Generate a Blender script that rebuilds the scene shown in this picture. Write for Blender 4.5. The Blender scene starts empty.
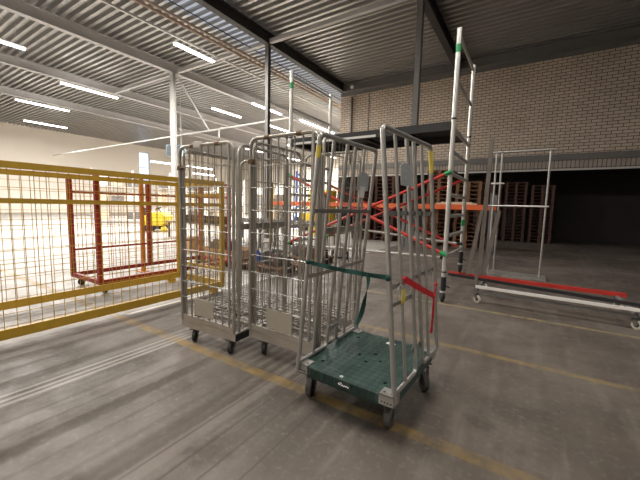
import bpy, math, random
from mathutils import Vector, Matrix
random.seed(7)
S = bpy.context.scene
COL = S.collection
V = Vector

# ---------------------------------------------------------------- materials
def newmat(name):
    m = bpy.data.materials.new(name); m.use_nodes = True
    nt = m.node_tree; b = nt.nodes['Principled BSDF']
    return m, nt, b

def mat(name, col, rough=.5, metal=0., var=.12, scale=8., bump=0., bscale=60., emit=None, estr=0.):
    m, nt, b = newmat(name)
    N = nt.nodes; L = nt.links
    b.inputs['Roughness'].default_value = rough
    b.inputs['Metallic'].default_value = metal
    tc = N.new('ShaderNodeTexCoord')
    if var > 0:
        no = N.new('ShaderNodeTexNoise'); no.inputs['Scale'].default_value = scale; no.inputs['Detail'].default_value = 5
        L.new(tc.outputs['Object'], no.inputs['Vector'])
        mx = N.new('ShaderNodeMix'); mx.data_type = 'RGBA'
        mx.inputs[6].default_value = (*[c*(1-var) for c in col], 1)
        mx.inputs[7].default_value = (*[min(1, c*(1+var)) for c in col], 1)
        L.new(no.outputs['Fac'], mx.inputs[0]); L.new(mx.outputs[2], b.inputs['Base Color'])
    else:
        b.inputs['Base Color'].default_value = (*col, 1)
    if bump > 0:
        n2 = N.new('ShaderNodeTexNoise'); n2.inputs['Scale'].default_value = bscale
        L.new(tc.outputs['Object'], n2.inputs['Vector'])
        bp = N.new('ShaderNodeBump'); bp.inputs['Strength'].default_value = bump; bp.inputs['Distance'].default_value = .01
        L.new(n2.outputs['Fac'], bp.inputs['Height']); L.new(bp.outputs['Normal'], b.inputs['Normal'])
    if emit:
        b.inputs['Emission Color'].default_value = (*emit, 1); b.inputs['Emission Strength'].default_value = estr
    return m

M = {}
M['zinc'] = mat('galvanised_zinc', (.46,.45,.43), .38, .65, .25, 14)
M['cagezinc'] = mat('aged_zinc_wire', (.42,.395,.35), .36, .6, .3, 10)
M['cagebase'] = mat('worn_grey_base', (.44,.40,.35), .6, .2, .3, 9)
M['alu'] = mat('aluminium_tube', (.62,.61,.58), .35, .6, .15, 10)
M['steeldark'] = mat('dark_painted_steel', (.045,.042,.042), .6, .1, .25, 4)
M['steelgrey'] = mat('grey_painted_steel', (.16,.155,.15), .6, .1, .15, 4)
M['steelpale'] = mat('pale_painted_steel', (.55,.54,.52), .6, .05, .1, 4)
M['deckmetal'] = mat('trapezoid_steel_deck', (.42,.41,.40), .38, .75, .15, .8)
M['beamgrey'] = mat('light_grey_beam_paint', (.46,.45,.45), .6, .05, .1, 2)
M['rustpipe'] = mat('brown_primed_pipe', (.36,.26,.19), .6, .1, .2, 5)
M['black'] = mat('black_plastic', (.015,.015,.017), .5)
M['rubber'] = mat('grey_rubber', (.085,.08,.075), .8)
M['rubberdark'] = mat('dark_rubber', (.03,.03,.03), .7)
M['white'] = mat('white_plastic', (.8,.8,.78), .5, 0, .03)
M['shelfwire'] = mat('dull_shelf_wire', (.27,.25,.22), .5, .35, .25, 10)
M['plate'] = mat('grey_card_plate', (.46,.42,.35), .6, 0, .08, 20)
M['signplate'] = mat('grey_metal_plate', (.50,.52,.52), .5, .3, .15, 30)
M['yellow'] = mat('yellow_paint', (.48,.29,.03), .5, 0, .18, 12)
M['tape'] = mat('yellow_tape', (.75,.60,.10), .5, 0, .2, 40)
M['lemon'] = mat('bright_yellow_paint', (.85,.62,.05), .4, 0, .08)
M['red'] = mat('red_paint', (.50,.035,.025), .45, 0, .15, 8)
M['darkred'] = mat('dark_red_paint', (.28,.02,.015), .5, 0, .15, 8)
M['strapred'] = mat('red_strap', (.62,.02,.03), .7, 0, .12, 60)
M['strapgreen'] = mat('green_strap', (.006,.055,.045), .8, 0, .25, 60)
M['orange'] = mat('orange_beam_paint', (.72,.13,.03), .5, 0, .12, 5)
M['orangebrown'] = mat('orange_tube_paint', (.55,.20,.04), .5, 0, .12, 5)
M['blue'] = mat('blue_plastic', (.02,.10,.45), .5)
M['green'] = mat('green_band', (.02,.30,.10), .5)
M['wood'] = mat('pallet_wood', (.085,.042,.032), .9, 0, .4, 3)
M['woodlight'] = mat('fresh_pallet_wood', (.17,.09,.05), .9, 0, .35, 3)
M['palewood'] = mat('pale_plank', (.70,.55,.40), .8, 0, .1, 3)
M['oldboard'] = mat('weathered_board', (.17,.145,.125), .85, 0, .3, 6)
M['carton'] = mat('brown_carton', (.48,.30,.17), .85, 0, .12, 4)
M['machine'] = mat('grey_machine_metal', (.13,.125,.12), .5, .3, .3, 9)
M['clamp'] = mat('brown_clamp', (.20,.13,.07), .6, .2, .2, 30)
M['heater'] = mat('blue_grey_sheet', (.16,.25,.30), .5, .1, .08)
M['wallwhite'] = mat('cream_wall_paint', (.72,.66,.58), .8, 0, .04, 1)
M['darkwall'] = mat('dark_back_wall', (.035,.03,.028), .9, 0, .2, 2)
M['platformply'] = mat('black_film_faced_board', (.012,.012,.013), .6, 0, .15, 8)
M['tube'] = mat('lit_fluorescent_tube', (.9,.9,.9), .4, 0, 0, emit=(1,.96,.9), estr=14)
M['fixture'] = mat('white_lamp_housing', (.8,.8,.8), .5, 0, .02)
M['boxwhite'] = mat('white_carton', (.75,.72,.68), .8, 0, .08, 2)
M['boxbeige'] = mat('beige_carton', (.55,.45,.34), .8, 0, .1, 2)

def greendeck():
    m, nt, b = newmat('green_moulded_plastic'); N, L = nt.nodes, nt.links
    tc = N.new('ShaderNodeTexCoord'); mp = N.new('ShaderNodeMapping'); mp.inputs['Rotation'].default_value = (0,0,math.pi/4)
    mp.inputs['Scale'].default_value = (1,1,0)
    L.new(tc.outputs['Object'], mp.inputs['Vector'])
    ch = N.new('ShaderNodeTexChecker'); ch.inputs['Scale'].default_value = 30
    L.new(mp.outputs['Vector'], ch.inputs['Vector'])
    n = N.new('ShaderNodeTexNoise'); n.inputs['Scale'].default_value = 9; n.inputs['Detail'].default_value = 7
    L.new(tc.outputs['Object'], n.inputs['Vector'])
    cr = N.new('ShaderNodeValToRGB'); e = cr.color_ramp.elements
    e[0].position = .3; e[0].color = (.014,.036,.031,1); e[1].position = .72; e[1].color = (.036,.078,.066,1)
    L.new(n.outputs['Fac'], cr.inputs['Fac'])
    n3 = N.new('ShaderNodeTexNoise'); n3.inputs['Scale'].default_value = 55; n3.inputs['Detail'].default_value = 3
    L.new(tc.outputs['Object'], n3.inputs['Vector'])
    mr = N.new('ShaderNodeMapRange'); mr.inputs[1].default_value = .66; mr.inputs[2].default_value = .76
    L.new(n3.outputs['Fac'], mr.inputs[0])
    mx = N.new('ShaderNodeMix'); mx.data_type = 'RGBA'; mx.inputs[7].default_value = (.10,.14,.12,1)
    L.new(mr.outputs[0], mx.inputs[0]); L.new(cr.outputs['Color'], mx.inputs[6])
    m4 = N.new('ShaderNodeMix'); m4.data_type = 'RGBA'; m4.blend_type = 'MULTIPLY'; m4.inputs[0].default_value = 1
    c4 = N.new('ShaderNodeMapRange'); c4.inputs[3].default_value = .72; c4.inputs[4].default_value = 1.15; L.new(ch.outputs['Fac'], c4.inputs[0])
    L.new(mx.outputs[2], m4.inputs[6]); L.new(c4.outputs[0], m4.inputs[7]); L.new(m4.outputs[2], b.inputs['Base Color'])
    bp = N.new('ShaderNodeBump'); bp.inputs['Strength'].default_value = .9; bp.inputs['Distance'].default_value = .005
    L.new(ch.outputs['Fac'], bp.inputs['Height']); L.new(bp.outputs['Normal'], b.inputs['Normal'])
    b.inputs['Roughness'].default_value = .5
    return m
M['greendeck'] = greendeck()
M['greenplain'] = mat('green_moulded_side', (.012,.045,.036), .5, 0, .25, 12)

def brick(name, c1, c2, mo, sx=1., bw=.22, rh=.068, vert=False):
    m, nt, b = newmat(name); N, L = nt.nodes, nt.links
    tc = N.new('ShaderNodeTexCoord'); sp = N.new('ShaderNodeSeparateXYZ'); cb = N.new('ShaderNodeCombineXYZ')
    L.new(tc.outputs['Object'], sp.inputs[0])
    L.new(sp.outputs['X'], cb.inputs['X']); L.new(sp.outputs['Z'], cb.inputs['Y'])
    bt = N.new('ShaderNodeTexBrick')
    bt.inputs['Scale'].default_value = 1.; bt.inputs['Brick Width'].default_value = bw; bt.inputs['Row Height'].default_value = rh
    bt.inputs['Mortar Size'].default_value = .011; bt.inputs['Mortar Smooth'].default_value = .2
    bt.inputs['Color1'].default_value = (*c1,1); bt.inputs['Color2'].default_value = (*c2,1); bt.inputs['Mortar'].default_value = (*mo,1)
    if vert: bt.offset = 0
    L.new(cb.outputs[0], bt.inputs['Vector'])
    n = N.new('ShaderNodeTexNoise'); n.inputs['Scale'].default_value = .9; n.inputs['Detail'].default_value = 4
    L.new(tc.outputs['Object'], n.inputs['Vector'])
    mr = N.new('ShaderNodeMapRange'); mr.inputs[3].default_value = .75; mr.inputs[4].default_value = 1.2
    L.new(n.outputs['Fac'], mr.inputs[0])
    mx = N.new('ShaderNodeVectorMath'); mx.operation = 'SCALE'
    L.new(bt.outputs['Color'], mx.inputs[0]); L.new(mr.outputs[0], mx.inputs['Scale']); L.new(mx.outputs[0], b.inputs['Base Color'])
    bp = N.new('ShaderNodeBump'); bp.inputs['Strength'].default_value = .5; bp.inputs['Distance'].default_value = .01
    L.new(bt.outputs['Fac'], bp.inputs['Height']); bp.invert = True; L.new(bp.outputs['Normal'], b.inputs['Normal'])
    b.inputs['Roughness'].default_value = .85
    return m
M['brick'] = brick('sandy_brickwork', (.66,.56,.46), (.56,.47,.385), (.085,.07,.06), bw=.30, rh=.115)
M['soldier'] = brick('soldier_course', (.42,.37,.32), (.36,.31,.27), (.05,.042,.04), bw=.13, rh=.6, vert=True)

def floor_mat():
    m, nt, b = newmat('worn_concrete_floor'); N, L = nt.nodes, nt.links
    tc = N.new('ShaderNodeTexCoord'); sp = N.new('ShaderNodeSeparateXYZ'); L.new(tc.outputs['Object'], sp.inputs[0])
    X, Y = sp.outputs['X'], sp.outputs['Y']
    def math_(op, a, c=None, clamp=False):
        n = N.new('ShaderNodeMath'); n.operation = op; n.use_clamp = clamp
        for i, v in enumerate((a, c)):
            if v is None: continue
            if isinstance(v, (int, float)): n.inputs[i].default_value = v
            else: L.new(v, n.inputs[i])
        return n.outputs[0]
    def noise(scale, det=5, vec=None, sc=None, rough=.55):
        n = N.new('ShaderNodeTexNoise'); n.inputs['Scale'].default_value = scale; n.inputs['Detail'].default_value = det; n.inputs['Roughness'].default_value = rough
        if sc:
            mp = N.new('ShaderNodeMapping'); mp.inputs['Scale'].default_value = sc; L.new(tc.outputs['Object'], mp.inputs['Vector']); L.new(mp.outputs[0], n.inputs['Vector'])
        else: L.new(tc.outputs['Object'], n.inputs['Vector'])
        return n.outputs['Fac']
    def rng(v, a, c, lo=0., hi=1.):
        n = N.new('ShaderNodeMapRange'); n.interpolation_type = 'SMOOTHSTEP'
        L.new(v, n.inputs[0]); n.inputs[1].default_value = a; n.inputs[2].default_value = c; n.inputs[3].default_value = lo; n.inputs[4].default_value = hi
        return n.outputs[0]
    def band(c, x0, hw, soft):
        d = math_('ABSOLUTE', math_('SUBTRACT', c, x0))
        return rng(d, hw, hw+soft, 1., 0.)
    def step(c, a, soft, up=True):
        return rng(c, a-soft, a+soft, 0. if up else 1., 1. if up else 0.)
    def mix(f, a, c):
        n = N.new('ShaderNodeMix'); n.data_type = 'RGBA'
        if isinstance(f, float): n.inputs[0].default_value = f
        else: L.new(f, n.inputs[0])
        for i, v in ((6, a), (7, c)):
            if isinstance(v, tuple): n.inputs[i].default_value = (*v, 1)
            else: L.new(v, n.inputs[i])
        return n.outputs[2]
    mul = lambda a, c: math_('MULTIPLY', a, c)
    big = noise(.9, 6); mid = noise(3.2, 8); fine = noise(28, 6); streak = noise(1., 6, sc=(9, .9, 1)); patch = noise(1.7, 7, rough=.65)
    col = mix(rng(big, .35, .65), (.078,.063,.052), (.138,.115,.096))
    col = mix(mul(rng(streak, .5, .72), .4), col, (.205,.178,.150))
    col = mix(mul(rng(mid, .52, .7), .6), col, (.062,.049,.040))
    col = mix(mul(rng(fine, .5, .8), .5), col, (.22,.19,.16))
    col = mix(mul(rng(patch, .60, .72), .6), col, (.055,.043,.035))
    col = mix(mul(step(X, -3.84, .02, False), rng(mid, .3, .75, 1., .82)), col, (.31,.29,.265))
    # brushed light stripes that run away from the viewer under the cages
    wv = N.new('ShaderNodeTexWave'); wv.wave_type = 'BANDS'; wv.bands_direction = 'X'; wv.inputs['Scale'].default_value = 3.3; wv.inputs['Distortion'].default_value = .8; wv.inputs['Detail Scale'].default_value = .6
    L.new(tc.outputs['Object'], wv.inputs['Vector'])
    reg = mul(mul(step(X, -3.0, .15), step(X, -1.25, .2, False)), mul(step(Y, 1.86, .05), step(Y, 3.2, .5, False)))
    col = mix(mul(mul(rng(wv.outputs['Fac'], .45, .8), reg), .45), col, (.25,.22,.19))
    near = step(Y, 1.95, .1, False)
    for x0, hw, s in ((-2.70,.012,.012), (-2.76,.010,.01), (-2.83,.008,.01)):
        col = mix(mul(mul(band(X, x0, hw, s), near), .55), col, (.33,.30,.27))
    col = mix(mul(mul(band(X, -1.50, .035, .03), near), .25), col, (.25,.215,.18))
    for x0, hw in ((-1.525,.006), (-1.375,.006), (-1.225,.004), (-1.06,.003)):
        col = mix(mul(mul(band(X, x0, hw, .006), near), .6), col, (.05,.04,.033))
    # painted lines, worn
    wear = noise(7, 8, rough=.7); wear2 = noise(2.1, 4)
    w = mul(rng(wear, .30, .62), rng(wear2, .25, .55, .45, 1.))
    col = mix(mul(mul(mul(band(Y, 1.792, .040, .012), w), .8), rng(X, -1.0, .1, 1., .45)), col, (.27,.17,.035))
    col = mix(mul(mul(mul(band(Y, 3.215, .030, .012), step(X, -2.2, .1)), w), .6), col, (.27,.19,.06))
    col = mix(mul(mul(mul(band(Y, 4.63, .025, .01), step(X, -2.2, .1)), w), .8), col, (.34,.27,.12))
    col = mix(mul(mul(mul(band(X, -3.83, .02, .01), step(Y, 5.2, .1, False)), step(Y, 1.9, .05)), .85), col, (.72,.68,.62))
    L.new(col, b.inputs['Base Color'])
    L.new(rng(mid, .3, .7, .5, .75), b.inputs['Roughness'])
    bp = N.new('ShaderNodeBump'); bp.inputs['Strength'].default_value = .12; bp.inputs['Distance'].default_value = .01
    L.new(fine, bp.inputs['Height']); L.new(bp.outputs['Normal'], b.inputs['Normal'])
    return m
M['floor'] = floor_mat()

def translucent():
    m, nt, b = newmat('translucent_deck_sheet'); N, L = nt.nodes, nt.links
    t = N.new('ShaderNodeBsdfTranslucent'); t.inputs['Color'].default_value = (.75,.76,.78,1)
    d = N.new('ShaderNodeBsdfDiffuse'); d.inputs['Color'].default_value = (.5,.52,.55,1)
    mx = N.new('ShaderNodeMixShader'); mx.inputs[0].default_value = .4
    L.new(t.outputs[0], mx.inputs[1]); L.new(d.outputs[0], mx.inputs[2]); L.new(mx.outputs[0], N['Material Output'].inputs['Surface'])
    return m
M['litdeck'] = translucent()
def glassm():
    m, nt, b = newmat('window_glass')
    b.inputs['Base Color'].default_value = (.8,.88,1,1); b.inputs['Transmission Weight'].default_value = 1; b.inputs['Roughness'].default_value = .3; b.inputs['IOR'].default_value = 1.1
    return m
M['glass'] = glassm()

# ---------------------------------------------------------------- geometry
class G:
    def __init__(s): s.v = []; s.f = []
    def add(s, vs, fs):
        o = len(s.v); s.v += [tuple(v) for v in vs]; s.f += [tuple(i+o for i in f) for f in fs]; return s
    def box(s, x0, x1, y0, y1, z0, z1):
        return s.add([(x,y,z) for z in (z0,z1) for y in (y0,y1) for x in (x0,x1)],
                     [(0,2,3,1),(4,5,7,6),(0,1,5,4),(2,6,7,3),(0,4,6,2),(1,3,7,5)])
    def bar(s, p, q, w, h, up=(0,0,1)):
        p, q, up = V(p), V(q), V(up); d = (q-p).normalized()
        a = d.cross(up)
        if a.length < 1e-4: a = d.cross(V((0,1,0)))
        a.normalize(); c = a.cross(d).normalized()
        vs = [e + a*sx*w/2 + c*sz*h/2 for e in (p,q) for sz in (-1,1) for sx in (-1,1)]
        return s.add(vs, [(0,2,3,1),(4,5,7,6),(0,1,5,4),(2,6,7,3),(0,4,6,2),(1,3,7,5)])
    def tube(s, pts, r, n=8):
        pts = [V(p) for p in pts]; ring = []; k = len(pts)
        d0 = (pts[1]-pts[0]).normalized(); a = d0.orthogonal().normalized()
        for i, p in enumerate(pts):
            if i == 0: d = d0
            elif i == k-1: d = (pts[-1]-pts[-2]).normalized()
            else: d = ((pts[i+1]-p).normalized() + (p-pts[i-1]).normalized()).normalized()
            a = (a - d*a.dot(d)).normalized(); c = d.cross(a)
            ring.append([p + (a*math.cos(2*math.pi*j/n) + c*math.sin(2*math.pi*j/n))*r for j in range(n)])
        vs = [v for q in ring for v in q]; fs = []
        for i in range(k-1):
            for j in range(n):
                j2 = (j+1) % n; fs.append((i*n+j, i*n+j2, (i+1)*n+j2, (i+1)*n+j))
        fs.append(tuple(range(n-1,-1,-1))); fs.append(tuple((k-1)*n+j for j in range(n)))
        return s.add(vs, fs)
    def cyl(s, p, q, r, n=16): return s.tube([p,q], r, n)
    def prism(s, prof, axis, a0, a1):
        # prof: list of 2D points, extruded along axis 'x'|'y'|'z'
        def mk(u, w, t):
            return {'x': (t,u,w), 'y': (u,t,w), 'z': (u,w,t)}[axis]
        n = len(prof); vs = [mk(u,w,a0) for u,w in prof] + [mk(u,w,a1) for u,w in prof]
        fs = [(i,(i+1)%n,n+(i+1)%n,n+i) for i in range(n)] + [tuple(range(n-1,-1,-1)), tuple(range(n,2*n))]
        return s.add(vs, fs)
    def lathe(s, c, axis, prof, n=20):
        # prof: (distance along axis, radius)
        c, ax = V(c), V(axis).normalized(); a = ax.orthogonal().normalized(); b = ax.cross(a); vs = []; fs = []
        for t, r in prof:
            for j in range(n):
                vs.append(c + ax*t + (a*math.cos(2*math.pi*j/n)+b*math.sin(2*math.pi*j/n))*max(r,1e-4))
        k = len(prof)
        for i in range(k-1):
            for j in range(n):
                j2 = (j+1)%n; fs.append((i*n+j, i*n+j2, (i+1)*n+j2, (i+1)*n+j))
        fs.append(tuple(range(n-1,-1,-1))); fs.append(tuple((k-1)*n+j for j in range(n)))
        return s.add(vs, fs)
    def ball(s, c, rx, ry, rz, n=12, m=8):
        vs = []; fs = []
        for i in range(m+1):
            t = math.pi*i/m
            for j in range(n):
                p = 2*math.pi*j/n
                vs.append((c[0]+rx*math.sin(t)*math.cos(p)+ (1e-5*j if i in (0,m) else 0), c[1]+ry*math.sin(t)*math.sin(p), c[2]+rz*math.cos(t)))
        for i in range(m):
            for j in range(n):
                j2 = (j+1)%n; fs.append((i*n+j, (i+1)*n+j, (i+1)*n+j2, i*n+j2))
        return s.add(vs, fs)
    def ibeam(s, p, q, w, h, t=.02):
        # vertical-plane I section from p to q (p, q at the section's centre)
        s.bar(V(p)+V((0,0,h/2-t/2)), V(q)+V((0,0,h/2-t/2)), w, t)
        s.bar(V(p)-V((0,0,h/2-t/2)), V(q)-V((0,0,h/2-t/2)), w, t)
        return s.bar(p, q, t*.8, h-2*t)
    def hcol(s, x, y, z0, z1, w, d, t=.015):
        s.box(x-w/2, x+w/2, y-d/2, y-d/2+t, z0, z1); s.box(x-w/2, x+w/2, y+d/2-t, y+d/2, z0, z1)
        return s.box(x-t/2, x+t/2, y-d/2+t, y+d/2-t, z0, z1)

def arc(pts, r, n=5):
    """polyline with its inner corners rounded to radius r"""
    pts = [V(p) for p in pts]; out = [pts[0]]
    for i in range(1, len(pts)-1):
        p, a, b = pts[i], pts[i-1], pts[i+1]
        u = (a-p).normalized(); w = (b-p).normalized(); ang = u.angle(w); d = r/math.tan(ang/2)
        d = min(d, (a-p).length*.49, (b-p).length*.49)
        s, e = p+u*d, p+w*d
        for k in range(n+1):
            t = k/n; out.append(s*(1-t)**2 + p*2*t*(1-t) + e*t*t)
    out.append(pts[-1]); return out

def obj(name, g, m, parent=None, bevel=0, smooth=True):
    me = bpy.data.meshes.new(name); me.from_pydata(g.v, [], g.f); me.validate(); me.update()
    if smooth:
        me.polygons.foreach_set('use_smooth', [True]*len(me.polygons))
        me.set_sharp_from_angle(angle=math.radians(40))
    me.materials.append(m if not isinstance(m, str) else M[m])
    o = bpy.data.objects.new(name, me); COL.objects.link(o)
    if parent: o.parent = parent
    if bevel:
        b = o.modifiers.new('bevel', 'BEVEL'); b.width = bevel; b.segments = 2; b.limit_method = 'ANGLE'
    return o
def each(name, gs, m, parent=None, **k):
    return [obj(name, g, m, parent, **k) for g in gs]
def tag(o, label, cat, group=None, kind=None):
    o['label'] = label; o['category'] = cat
    if group: o['group'] = group
    if kind: o['kind'] = kind
    return o
def thing(name, label, cat, loc=(0,0,0), rz=0, group=None):
    o = bpy.data.objects.new(name, None); COL.objects.link(o); o.location = loc; o.rotation_euler = (0,0,rz)
    o.empty_display_size = .1
    return tag(o, label, cat, group)
def struct(name, g, m, label=None, parent=None, smooth=True):
    o = obj(name, g, m, parent, smooth=smooth)
    if not parent: o['kind'] = 'structure'; o['label'] = label or name.replace('_',' ')
    return o
def dup(root, loc, rz=0, label=None, group=None):
    def cp(o, parent):
        c = o.copy(); COL.objects.link(c); c.parent = parent
        for ch in list(o.children): cp(ch, c)
        return c
    r = cp(root, None); r.location = loc; r.rotation_euler = (0,0,rz)
    if label: r['label'] = label
    if group: r['group'] = group
    return r

# ---------------------------------------------------------------- the building
XL, XR, YB, YF = -38., 9., -9., 36.
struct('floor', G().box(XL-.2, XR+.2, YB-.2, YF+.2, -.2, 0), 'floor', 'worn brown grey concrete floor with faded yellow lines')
def corr(x0, x1, y0, y1, z):
    g = G(); p = .28; n = int((y1-y0)/p); prof = []
    for i in range(n):
        y = y0+i*p
        prof += [(y, z+.14), (y+.13, z+.14), (y+.155, z), (y+.255, z)]
    prof.append((y0+n*p, z+.14))
    vs = [(x0,y,zz) for y,zz in prof] + [(x1,y,zz) for y,zz in prof]; k = len(prof)
    return g.add(vs, [(i, i+1, k+i+1, k+i) for i in range(k-1)])
ZD = 7.66
struct('ceiling', corr(-8.8, XR, YB, 16, ZD), 'deckmetal', 'profiled steel roof deck over the near bay', smooth=False)
struct('ceiling_hall', corr(XL, -10.35, YB, YF, ZD), 'deckmetal', 'profiled steel roof deck over the bright hall', smooth=False)
rl = struct('ceiling_bright_strip', corr(-10.35, -8.8, YB, YF, ZD), 'litdeck', 'translucent ribbed deck strip added for the light on the ribs', smooth=False)  # translucent sheet added in place of light reflecting off the deck ribs
rl.data.materials.append(M['deckmetal'])
for p in rl.data.polygons: p.material_index = 0 if (p.center.z > ZD+.135 or p.center.z < ZD+.01) else 1
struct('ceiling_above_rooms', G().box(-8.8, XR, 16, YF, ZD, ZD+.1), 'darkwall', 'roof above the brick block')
# solid roof over the deck so that no sky leaks in, open above the translucent strip only
struct('trim_1', G().box(-8.8, XR+.2, YB-.2, YF, ZD+.15, ZD+.3), 'darkwall', 'roof build up over the near bay')
struct('trim_2', G().box(XL-.2, -10.35, YB-.2, YF, ZD+.15, ZD+.3), 'darkwall', 'roof build up over the hall')
YW = 15.75
struct('wall_front', G().box(-8.95, XR, YW, YW+.3, 3.3, ZD+.1), 'brick', 'sandy brick wall with dark joints above the pallet store')
struct('trim_3', G().box(-8.95, XR, YW-.02, YW+.3, 2.95, 3.28), 'soldier', 'upright brick course over the dark opening')
struct('trim_4', G().box(-8.9, XR, YW-.07, YW+.02, 3.28, 3.52), 'steelgrey', 'grey strip between the brick wall and the upright brick course')  # grey strip set slightly proud of the wall face
struct('trim_5', G().box(-8.9, XR, YW-.05, YW+.02, 2.90, 2.96), 'steelpale', 'pale edge under the upright brick course')
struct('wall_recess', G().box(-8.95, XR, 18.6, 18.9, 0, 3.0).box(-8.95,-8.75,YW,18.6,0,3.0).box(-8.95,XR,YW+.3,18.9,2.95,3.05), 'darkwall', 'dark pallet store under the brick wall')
struct('wall_inner', G().box(-8.95, -8.75, YW+.3, YF, 0, ZD), 'wallwhite', 'return wall of the brick block')
struct('wall_back', G().box(XL, XR, YB-.2, YB, 0, ZD+.15), 'wallwhite', 'wall behind')
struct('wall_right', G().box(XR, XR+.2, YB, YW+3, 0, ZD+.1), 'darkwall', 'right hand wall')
# left wall of the hall with a tall daylight window
wl = G().box(XL-.2, XL, YB, 20.6, 0, ZD+.1).box(XL-.2, XL, 21.9, YF, 0, ZD+.1).box(XL-.2, XL, 20.6, 21.9, 0, 3.2).box(XL-.2, XL, 20.6, 21.9, 6.9, ZD+.1)
struct('wall_left', wl, 'wallwhite', 'cream wall at the far left of the hall')
w2 = struct('window_2', G().box(XL-.13, XL-.1, 20.6, 21.9, 3.2, 6.9), 'glass', 'tall blueish daylight window in the far left wall')
struct('window_frame', G().box(XL-.15,XL-.02,20.6,20.68,3.2,6.9).box(XL-.15,XL-.02,21.82,21.9,3.2,6.9).box(XL-.15,XL-.02,20.6,21.9,5.2,5.27), 'steelpale', parent=w2)
struct('wall_far', G().box(XL, -8.75, YF, YF+.2, 0, ZD+.1), 'wallwhite', 'white far wall of the hall')

# roof beams along Y
beams = [(-3.05,'steeldark','dark steel roof beam over the right grey column'), (-8.72,'steeldark','dark steel roof beam ending at the brick corner'), (-14.4,'beamgrey','grey steel roof beam over the pale column at left'), (-20.1,'beamgrey','second grey roof beam beyond the pale column'), (-25.8,'beamgrey','third grey roof beam beyond the pale column')]
for i, (x, m, lab) in enumerate(beams):
    y1 = YW if x > -9 else YF
    tag(obj('roof_beam', G().ibeam((x, YB, 7.45), (x, y1, 7.45), .24, .40, .03), m), lab, 'beam', 'steel roof beams', None)
tag(obj('wall_beam', G().ibeam((-8.7, 15.5, 7.42), (XR, 15.5, 7.42), .25, .38, .03).box(-8.9, XR, 15.62, 15.74, 7.10, 7.24), 'steelgrey'), 'dark steel beam running along the top of the brick wall', 'beam')
# tie beams along X at the column row
for (xa, xb, m, lab) in ((-8.6,-3.2,'beamgrey','grey tie beam between the two dark columns under the near roof'), (-14.25,-8.85,'beamgrey','grey tie beam between the pale column and the dark column'), (-20,-14.5,'beamgrey','tie beam left of the pale column')):
    tag(obj('tie_beam', G().bar((xa,9.7,7.35),(xb,9.7,7.35),.14,.14), m), lab, 'beam')
# columns
def column(x, y, w, d, m, lab):
    t = thing('steel_column', lab, 'column', (x,y,0))
    obj('shaft', G().hcol(0,0,.02,7.26,w,d,.016), m, t)
    obj('base_plate', G().box(-w*.75,w*.75,-d*.75,d*.75,0,.02), m, t)
column(-8.72, 9.7, .15, .15, 'steelgrey', 'dark grey steel column rising behind the wire cages to the roof')
column(-3.05, 9.8, .16, .17, 'steelgrey', 'dark grey steel column in front of the brick wall')
column(-14.4, 9.5, .22, .17, 'steelpale', 'pale steel column at left behind the yellow cage')
tag(obj('wind_brace', G().bar((-14.4, 9.68, 7.24), (-14.4, 11.5, 5.1), .06, .06), 'beamgrey'), 'pale diagonal brace running down from the pale column', 'brace')
tag(obj('ceiling_pipe', G().cyl((-10.45, YB, 7.24), (-10.1, 30, 7.24), .05, 10), 'rustpipe'), 'brown pipe under the roof, the left one of a pair', 'pipe', 'pair of brown pipes')
tag(obj('ceiling_pipe', G().cyl((-10.18, YB, 7.24), (-9.83, 30, 7.24), .045, 10), 'rustpipe'), 'brown pipe under the roof, the right one of a pair', 'pipe', 'pair of brown pipes')
tag(obj('cable', G().cyl((-9.60, YB, 7.3), (-9.45, 30, 7.3), .018, 6), 'black'), 'thin black cable stretched beside the brown pipes', 'cable')
tag(obj('cable_tray', G().bar((-11.6, YB, 7.4), (-11.35, 30, 7.4), .08, .06), 'steelpale'), 'narrow grey cable tray left of the brown pipes', 'cable tray')
tag(obj('sprinkler_pipe', G().cyl((-36,12,5.2), (-9.2,12,5.24), .045, 8).cyl((-14.2,12,5.23),(-14.2,12,4.8),.035,8), 'steelpale'), 'long pale pipe crossing the hall above the cages', 'pipe')
tag(obj('downpipe', G().cyl((-8.25,15.66,3.55),(-8.25,15.66,7.0),.06,10), 'steelgrey'), 'dark downpipe on the left end of the brick wall', 'pipe')
tag(obj('conduit', G().cyl((-7.3,15.735,3.52),(-7.3,15.735,7.1),.017,6), 'steelgrey'), 'thin conduit on the brick wall right of the downpipe', 'conduit')
tag(obj('smoke_detector', G().lathe((-4.6,8.2,7.67),(0,0,-1),[(0,.06),(.05,.06),(.08,.03)]), 'white'), 'small white detector on the dark roof deck', 'detector')
tag(obj('wall_sensor', G().box(-8.15,-8.0,15.25,15.36,7.3,7.42), 'white', bevel=.01), 'small white sensor on the dark wall beam', 'sensor')

# lamps
lampspots = []
def lamp(x, y, z, L, lab, power, rot=0, w=.13):
    t = thing('ceiling_light', lab, 'light', (x,y,z), rot, 'fluorescent hall lights')
    obj('housing', G().box(-.05,.05,-L/2,L/2,.0,.06), 'fixture', t)
    obj('tube', G().box(-w/2,w/2,-L/2+.02,L/2-.02,-.05,0), 'tube', t)
    if z > 6: each('hanger', [G().cyl((0,q*L*.4,.06),(0,q*L*.4,ZD-z),.006,5) for q in (-1,1)], 'steelpale', t)
    if power:
        ld = bpy.data.lights.new('lamp_glow','AREA'); ld.shape = 'RECTANGLE'; ld.size = .14; ld.size_y = L-.06; ld.energy = power; ld.color = (1,.955,.89)
        lo = bpy.data.objects.new('lamp_glow', ld); COL.objects.link(lo); lo.parent = t; lo.location = (0,0,-.055)
P = 700
lamp(-11.13, 8.3, 6.97, 1.75, 'nearest fluorescent tube, hanging over the yellow cage', P)
lamp(-13.4, 14.9, 6.9, 2.5, 'fluorescent tube just left of the dark column top', P)
lamp(-13.1, 19.9, 6.9, 4.4, 'long fluorescent tube beside the left end of the brick wall', P*1.5)
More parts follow.
